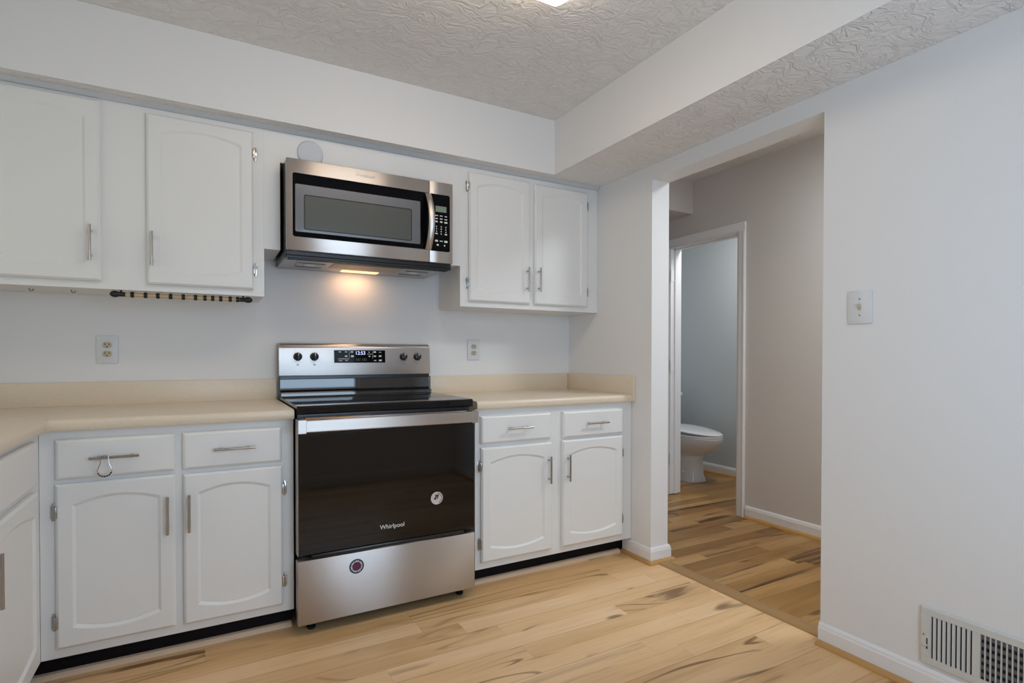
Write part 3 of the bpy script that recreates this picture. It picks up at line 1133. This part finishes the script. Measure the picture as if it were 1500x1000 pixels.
# oven door
b = B(); box(b, RX0 - 0.003, RX1 + 0.002, RYF + 0.004, -0.642, 0.328, 0.878, 0.004); od = obj('oven_door', b, M_steel, rg, True)
b = B(); box(b, RX0 + 0.002, RX1 - 0.001, RYF, RYF + 0.008, 0.330, 0.835, 0.0015); obj('door_glass', b, M_ovenglass, od)
b = B()
prism(b, [(RYF + 0.004, 0.826), (-0.735, 0.828), (-0.741, 0.830), (-0.7425, 0.833), (-0.7425, 0.872), (-0.741, 0.876), (-0.735, 0.878), (-0.712, 0.878), (-0.708, 0.872), (-0.706, 0.840), (RYF + 0.004, 0.838)], 'x', RX0 + 0.003, RX1 - 0.012)
hd = obj('handle', b, M_steel, od)
for x0, x1 in ((RX0 - 0.006, RX0 + 0.026), (RX1 - 0.035, RX1 - 0.004)):
    b = B(); box(b, x0, x1, -0.7445, RYF + 0.004, 0.826, 0.880, 0.0015); obj('handle_end', b, M_steel, hd)
b = B(); box(b, -1.765, -1.500, -0.682, -0.655, 0.8785, 0.8800); obj('orange_strip', b, M_orange, od, label='orange strip on the door top edge')  # plain orange strip along the top of the oven door
text_mesh('logo', 'Whirlpool', 0.026, M_white_mark, od, (-1.413, RYF - 0.0008, 0.3955))
# round stickers
st = B(); lathe(st, [(0.0285, 0.0), (0.0285, 0.0008), (0.0, 0.0009)], (-1.208, RYF - 0.0003, 0.4905), (0, -1, 0), 36)
stk = obj('sticker', st, pbr('sticker_cream', (0.62, 0.54, 0.50), 0.4), od, label='round cream sticker with a navy flag emblem')
b = B()
for (x, z, wx, wz, a) in ((-0.006, 0.004, .007, .022, 25), (0.004, 0.007, .006, .020, 20), (-0.001, 0.013, .016, .005, 20), (-0.009, -0.002, .010, .005, 20)):
    g = bmesh.ops.create_cube(b, size=1.0, matrix=Matrix.Translation((-1.208 + x, RYF - 0.0014, 0.4905 + z)) @ Matrix.Rotation(math.radians(a), 4, 'Y') @ Matrix.Diagonal((wx, 0.0006, wz, 1)))
for k in range(9):
    a = math.radians(75 - k * 17)
    mark(b, -1.208 + 0.0225 * math.cos(a), 0.4905 + 0.0225 * math.sin(a), 0.0035, 0.0045, RYF - 0.0014)
obj('sticker_print', b, M_navy, stk)
# storage drawer
b = B(); box(b, RX0 - 0.003, RX1 + 0.002, RYF - 0.003, -0.642, 0.047, 0.308, 0.005); dr = obj('drawer', b, M_steel_d, rg, True)
b = B(); box(b, RX0 + 0.05, RX1 - 0.05, RYF + 0.002, -0.645, 0.3085, 0.3265, 0.006); obj('drawer_lip', b, M_black, dr, True)
st = B(); lathe(st, [(0.0305, 0.0), (0.0305, 0.0008), (0.0, 0.0009)], (-1.567, RYF - 0.0033, 0.250), (0, -1, 0), 36)
stk = obj('sticker', st, M_navy, dr, label='round navy sticker with maroon centre and white lettering ring')
b = B(); lathe(b, [(0.0135, 0.0), (0.0135, 0.0005)], (-1.567, RYF - 0.0043, 0.250), (0, -1, 0), 24); obj('sticker_centre', b, M_red, stk)
b = B()
for k in range(20):
    a = 2 * math.pi * k / 20
    m4 = Matrix.Translation((-1.567 + 0.0215 * math.cos(a), RYF - 0.0045, 0.250 + 0.0215 * math.sin(a))) @ Matrix.Rotation(-a, 4, 'Y') @ Matrix.Diagonal((0.0065, 0.0006, 0.0026 + 0.0012 * (k % 3), 1))
    bmesh.ops.create_cube(b, size=1.0, matrix=m4)
obj('sticker_print', b, M_white_mark, stk)
for x in (RX0 + 0.06, RX1 - 0.045):
    for y in (-0.62, -0.08):
        b = B(); lathe(b, [(0.016, 0.0), (0.018, 0.004), (0.018, 0.010), (0.009, 0.014), (0.009, 0.052)], (x, y, 0.0), (0, 0, 1), 16); obj('foot', b, M_black, rg, True)

# ------------------------------------------------------------------ outlets, switch, vent


def outlet(label, x, z):
    t = thing('wall_outlet', label, 'outlet', (x, 0, z), 'wall outlets')
    bm = B()
    box(bm, x - 0.0395, x + 0.0395, -0.0065, -0.0008, z - 0.062, z + 0.062, 0.003)
    obj('cover_plate', bm, M_plate, t, True)
    for dz in (0.0195, -0.0195):
        bm = B()
        pts = []
        for i in range(24):
            a = 2 * math.pi * i / 24
            pts.append((x + 0.0172 * math.cos(a), z + dz + max(-0.0135, min(0.0135, 0.0172 * math.sin(a)))))
        prism(bm, pts, 'y', -0.0095, -0.006)
        rc = obj('receptacle', bm, M_ivory, t)
        bm = B()
        box(bm, x - 0.0085, x - 0.0058, -0.0099, -0.009, z + dz - 0.001, z + dz + 0.008)
        box(bm, x + 0.0055, x + 0.0080, -0.0099, -0.009, z + dz - 0.0005, z + dz + 0.0072)
        lathe(bm, [(0.0028, 0), (0.0028, 0.0009)], (x, -0.009, z + dz - 0.0075), (0, -1, 0), 10)
        obj('slots', bm, M_dark, rc)
    bm = B(); lathe(bm, [(0.003, 0), (0.0025, 0.0015)], (x, -0.0064, z), (0, -1, 0), 12); obj('screw', bm, M_plate, t)
    return t


outlet('ivory duplex outlet in a white plate below the wooden rod, over the long counter', -2.496, 1.159)
outlet('ivory duplex outlet in a white plate between the range and the corner', -0.7025, 1.1685)

sw = thing('light_switch', 'white toggle switch plate on the wall beside the hall opening', 'switch', (0, -1.866, 1.313))
b = B(); box(b, -0.0065, -0.0008, -1.866 - 0.043, -1.866 + 0.043, 1.313 - 0.061, 1.313 + 0.061, 0.003); obj('cover_plate', b, M_plate, sw, True)
b = B(); box(b, -0.0085, -0.006, -1.866 - 0.0055, -1.866 + 0.0055, 1.302, 1.326); box(b, -0.018, -0.006, -1.866 - 0.004, -1.866 + 0.004, 1.314, 1.323, 0.0015); obj('toggle', b, M_ivory, sw)
for dz in (0.030, -0.030):
    b = B(); lathe(b, [(0.0032, 0), (0.0028, 0.0014)], (-0.0064, -1.866, 1.313 + dz), (-1, 0, 0), 12); obj('screw', b, M_hinge, sw)

vt = thing('wall_vent', 'white metal wall register with vertical louvres low on the wall', 'vent', (0, -2.30, 0.195))
VY0, VY1, VZ0, VZ1 = -2.530, -2.072, 0.0985, 0.2915
secs = [(-2.223, -2.103), (-2.359, -2.239), (-2.495, -2.375)]
SZ0, SZ1 = 0.124, 0.2655
b = B()
XV = -0.010
box(b, XV, -0.0015, VY0 + 0.004, VY1 - 0.004, SZ1, VZ1 - 0.003, 0.001, 1)
box(b, XV, -0.0015, VY0 + 0.004, VY1 - 0.004, VZ0 + 0.003, SZ0, 0.001, 1)
ys = [VY1 - 0.004] + [e for s in secs for e in (s[1], s[0])] + [VY0 + 0.004]
for i in range(0, len(ys), 2):
    box(b, XV, -0.0015, ys[i + 1], ys[i], SZ0, SZ1)
# sloped rim
o_ = [(VY0, VZ0), (VY1, VZ0), (VY1, VZ1), (VY0, VZ1)]
i_ = [(VY0 + 0.006, VZ0 + 0.006), (VY1 - 0.006, VZ0 + 0.006), (VY1 - 0.006, VZ1 - 0.006), (VY0 + 0.006, VZ1 - 0.006)]
va = [b.verts.new((-0.0012, y, z)) for y, z in o_]
vb = [b.verts.new((XV - 0.0004, y, z)) for y, z in i_]
for j in range(4):
    b.faces.new((va[j], va[(j + 1) % 4], vb[(j + 1) % 4], vb[j]))
obj('faceplate', b, M_vent, vt)
b = B(); box(b, -0.0018, -0.0010, VY0 + 0.01, VY1 - 0.01, VZ0 + 0.01, VZ1 - 0.01); obj('duct_opening', b, M_dark, vt)
for si, (a0, a1) in enumerate(secs):
    n = 9
    pitch = (a1 - a0) / n
    for k in range(n):
        yh = a1 - k * pitch
        b = B()
        if si == 1:
            box(b, -0.0095, -0.0036, yh - pitch, yh - pitch + 0.0030, SZ0, SZ1)
        else:
            box(b, XV, -0.0085, yh - pitch, yh - pitch * 0.66, SZ0, SZ1)
            if si == 0:
                prism(b, [(XV, yh), (XV + 0.0007, yh + 0.0006), (-0.0050, yh - pitch * 0.20), (-0.0056, yh - pitch * 0.25)], 'z', SZ0, SZ1)
            else:
                prism(b, [(XV, yh - pitch * 0.64), (XV + 0.0007, yh - pitch * 0.70), (-0.0036, yh - pitch * 0.12), (-0.0042, yh - pitch * 0.06)], 'z', SZ0, SZ1)
        obj('louvre', b, M_vent, vt)
for k in range(6):
    b = B(); box(b, -0.0032, -0.0019, secs[2][0], secs[1][1], SZ0 + 0.008 + k * 0.0235, SZ0 + 0.020 + k * 0.0235); obj('damper_blade', b, M_damper, vt)
b = B(); box(b, -0.0112, -0.0095, -2.0965, -2.0935, 0.152, 0.188); lv = obj('lever_slot', b, M_dark, vt)
b = B(); box(b, -0.020, -0.0113, -2.0975, -2.0865, 0.163, 0.168, 0.001); obj('lever', b, M_vent, vt)
b = B(); lathe(b, [(0.0035, 0), (0.003, 0.0014)], (-0.0103, -2.085, 0.198), (-1, 0, 0), 12); obj('screw', b, M_hinge, vt)

# ------------------------------------------------------------------ ceiling light
cl = thing('ceiling_light', 'lit white wraparound ceiling light cut off by the photo top', 'ceiling light', (-1.57, -1.44, ZC))
LX0, LX1, LY0, LY1 = -1.80, -0.985, -1.60, -1.285
b = B(); box(b, LX0 + 0.01, LX1 - 0.01, LY0 + 0.03, LY1 - 0.03, ZC - 0.030, ZC - 0.001); obj('fixture_pan', b, M_trim, cl)
b = B()
pr = []
for i in range(15):
    t = i / 14
    y = LY0 + (LY1 - LY0) * t
    pr.append((y, ZC - 0.035 - 0.045 * (1 - (2 * t - 1) ** 2) ** 0.7))
pr = [(LY0, ZC - 0.012)] + pr + [(LY1, ZC - 0.012)]
prism(b, pr, 'x', LX0, LX1)
obj('lens', b, M_lens, cl, True)

# ------------------------------------------------------------------ under-cabinet rod and hooks
rd = thing('wooden_rod', 'pale wooden rod with black rubber rings and tips under the wall cabinet', 'rod', (-2.19, -0.275, 1.38))
RY, RZ = -0.280, 1.3815
xa, xb = -2.452, -1.929
b = B(); tube(b, [(xa + 0.045, RY, RZ), (xb - 0.04, RY, RZ)], 0.0085, 14); obj('dowel', b, pbr('pale_dowel', (0.55, 0.40, 0.24), 0.45), rd, True)
for px in (250, 365, 473, 587, 703, 817, 905, 980, 1058, 1151, 1225):
    x = xa + (px - 58) / (1377 - 58) * (xb - xa)
    b = B(); lathe(b, [(0.0092, -0.0065), (0.0118, -0.0055), (0.0118, 0.0055), (0.0092, 0.0065)], (x, RY, RZ), (1, 0, 0), 16); obj('rubber_ring', b, M_rubber, rd, True)
for x, s in ((xa, 1), (xb, -1)):
    b = B(); lathe(b, [(0.001, 0), (0.0075, 0.003), (0.0128, 0.012), (0.0132, 0.021), (0.0112, 0.028), (0.0095, 0.032), (0.0095, 0.053)], (x, RY, RZ), (s, 0, 0), 18); obj('end_cap', b, M_rubber, rd, True)
    b = B(); box(b, x + s * 0.038 - 0.004, x + s * 0.038 + 0.004, RY - 0.003, RY + 0.003, RZ + 0.006, ZU - 0.0003); obj('clip', b, M_rubber, rd)
for i, x in enumerate((-2.718, -2.587)):
    b = B()
    y = -0.20
    tube(b, [(x, y, ZU - 0.0002), (x, y, ZU - 0.004), (x + 0.003, y, ZU - 0.011), (x + 0.010, y, ZU - 0.010), (x + 0.014, y, ZU - 0.003)], 0.0018, 8)
    o = obj('cup_hook', b, pbr('aged_brass', (0.20, 0.15, 0.08), 0.35, 0.9), None, True)
    tag(o, ('small brass cup hook under the wall cabinet, farther from the wooden rod', 'small brass cup hook under the wall cabinet, next to the wooden rod')[i], 'hook', 'cup hooks under the wall cabinet')

# little twisted ring hanging on the drawer pull
hx, hy, hz = -2.421, YF - 0.0482, 0.7785
ring_pts = [(-0.010, 0.0068), (-0.0115, -0.004), (-0.012, -0.018), (-0.017, -0.030), (-0.0205, -0.042), (-0.019, -0.053), (-0.012, -0.061), (0.000, -0.0635),
            (0.012, -0.061), (0.019, -0.053), (0.0205, -0.042), (0.017, -0.030), (0.012, -0.018), (0.0115, -0.004), (0.010, 0.0068)]
hg = thing('hanging_ring', 'small twisted metal ring hanging from the drawer pull', 'ring', (hx, hy, hz))
b = B()
tube(b, [(hx + x, hy - (0.0075 if abs(z) < 0.03 else 0.0075), hz + z) for x, z in ring_pts] + [(hx + 0.0, hy - 0.004, hz + 0.0085)], 0.0018, 8, closed=True)
obj('wire_loop', b, M_nickel, hg, True)
b = B()
for k in range(7):
    a = math.radians(205 + k * 21.7)
    px_, pz_ = 0.0195 * math.cos(a), -0.044 + 0.0195 * math.sin(a)
    tx, tz = -math.sin(a), math.cos(a)
    q = 0.0026
    tube(b, [(hx + px_ - tx * 0.0026, hy - 0.0075, hz + pz_ - tz * 0.0026), (hx + px_ + tx * 0.0026, hy - 0.0075, hz + pz_ + tz * 0.0026)], q, 8)
obj('beads', b, M_black, hg, True)

# ------------------------------------------------------------------ toilet
tl = thing('toilet', 'white toilet with closed lid seen through the bathroom doorway', 'toilet', (1.76, 0.6, 0))
TX = 1.765


def ell(cx, cy, rx, ryf, ryb, z, n=32, sq=2.0):
    out = []
    for i in range(n):
        a = 2 * math.pi * i / n
        c, s_ = math.cos(a), math.sin(a)
        x = rx * math.copysign(abs(c) ** (2 / sq), c)
        y = (ryf if s_ < 0 else ryb) * math.copysign(abs(s_) ** (2 / sq), s_)
        out.append((cx + x, cy + y, z))
    return out


b = B()
loft(b, [ell(TX, 0.66, 0.122, 0.215, 0.27, 0.0, sq=3), ell(TX, 0.66, 0.120, 0.215, 0.27, 0.02, sq=3), ell(TX, 0.66, 0.108, 0.200, 0.26, 0.06, sq=2.8), ell(TX, 0.66, 0.100, 0.195, 0.25, 0.20, sq=2.6),
         ell(TX, 0.65, 0.105, 0.200, 0.26, 0.235, sq=2.3), ell(TX, 0.62, 0.140, 0.260, 0.30, 0.275), ell(TX, 0.60, 0.172, 0.325, 0.32, 0.33), ell(TX, 0.595, 0.186, 0.350, 0.33, 0.375), ell(TX, 0.595, 0.188, 0.352, 0.33, 0.405), ell(TX, 0.595, 0.180, 0.344, 0.325, 0.412)])
obj('bowl', b, M_porc, tl, True)
b = B()
loft(b, [ell(TX, 0.60, 0.186, 0.352, 0.22, 0.4125), ell(TX, 0.60, 0.190, 0.357, 0.225, 0.418), ell(TX, 0.60, 0.188, 0.355, 0.22, 0.429)])
obj('seat', b, M_porc, tl, True)
b = B()


def tilt(r, z0):
    return [(x, y, z + (y - 0.24) * 0.075) for x, y, z in r]


loft(b, [tilt(ell(TX, 0.60, 0.184, 0.350, 0.22, 0.4305), 0), tilt(ell(TX, 0.60, 0.187, 0.353, 0.222, 0.438), 0), tilt(ell(TX, 0.60, 0.176, 0.340, 0.21, 0.446), 0), tilt(ell(TX, 0.60, 0.12, 0.25, 0.15, 0.452), 0)])
obj('lid', b, M_porc, tl, True)
b = B(); box(b, TX - 0.22, TX + 0.22, 0.90, 1.10, 0.40, 0.74, 0.02, 3); box(b, TX - 0.10, TX + 0.10, 0.84, 1.0, 0.36, 0.41, 0.01); tk = obj('tank', b, M_porc, tl, True)
b = B(); box(b, TX - 0.23, TX + 0.23, 0.89, 1.11, 0.741, 0.775, 0.01, 3); obj('tank_lid', b, M_porc, tl, True)
b = B(); lathe(b, [(0.011, 0), (0.010, 0.012), (0.005, 0.017), (0, 0.018)], (TX - 0.113, 0.56, 0.085), (-1, 0, 0.2), 14); obj('bolt_cap', b, M_porc, tl, True)
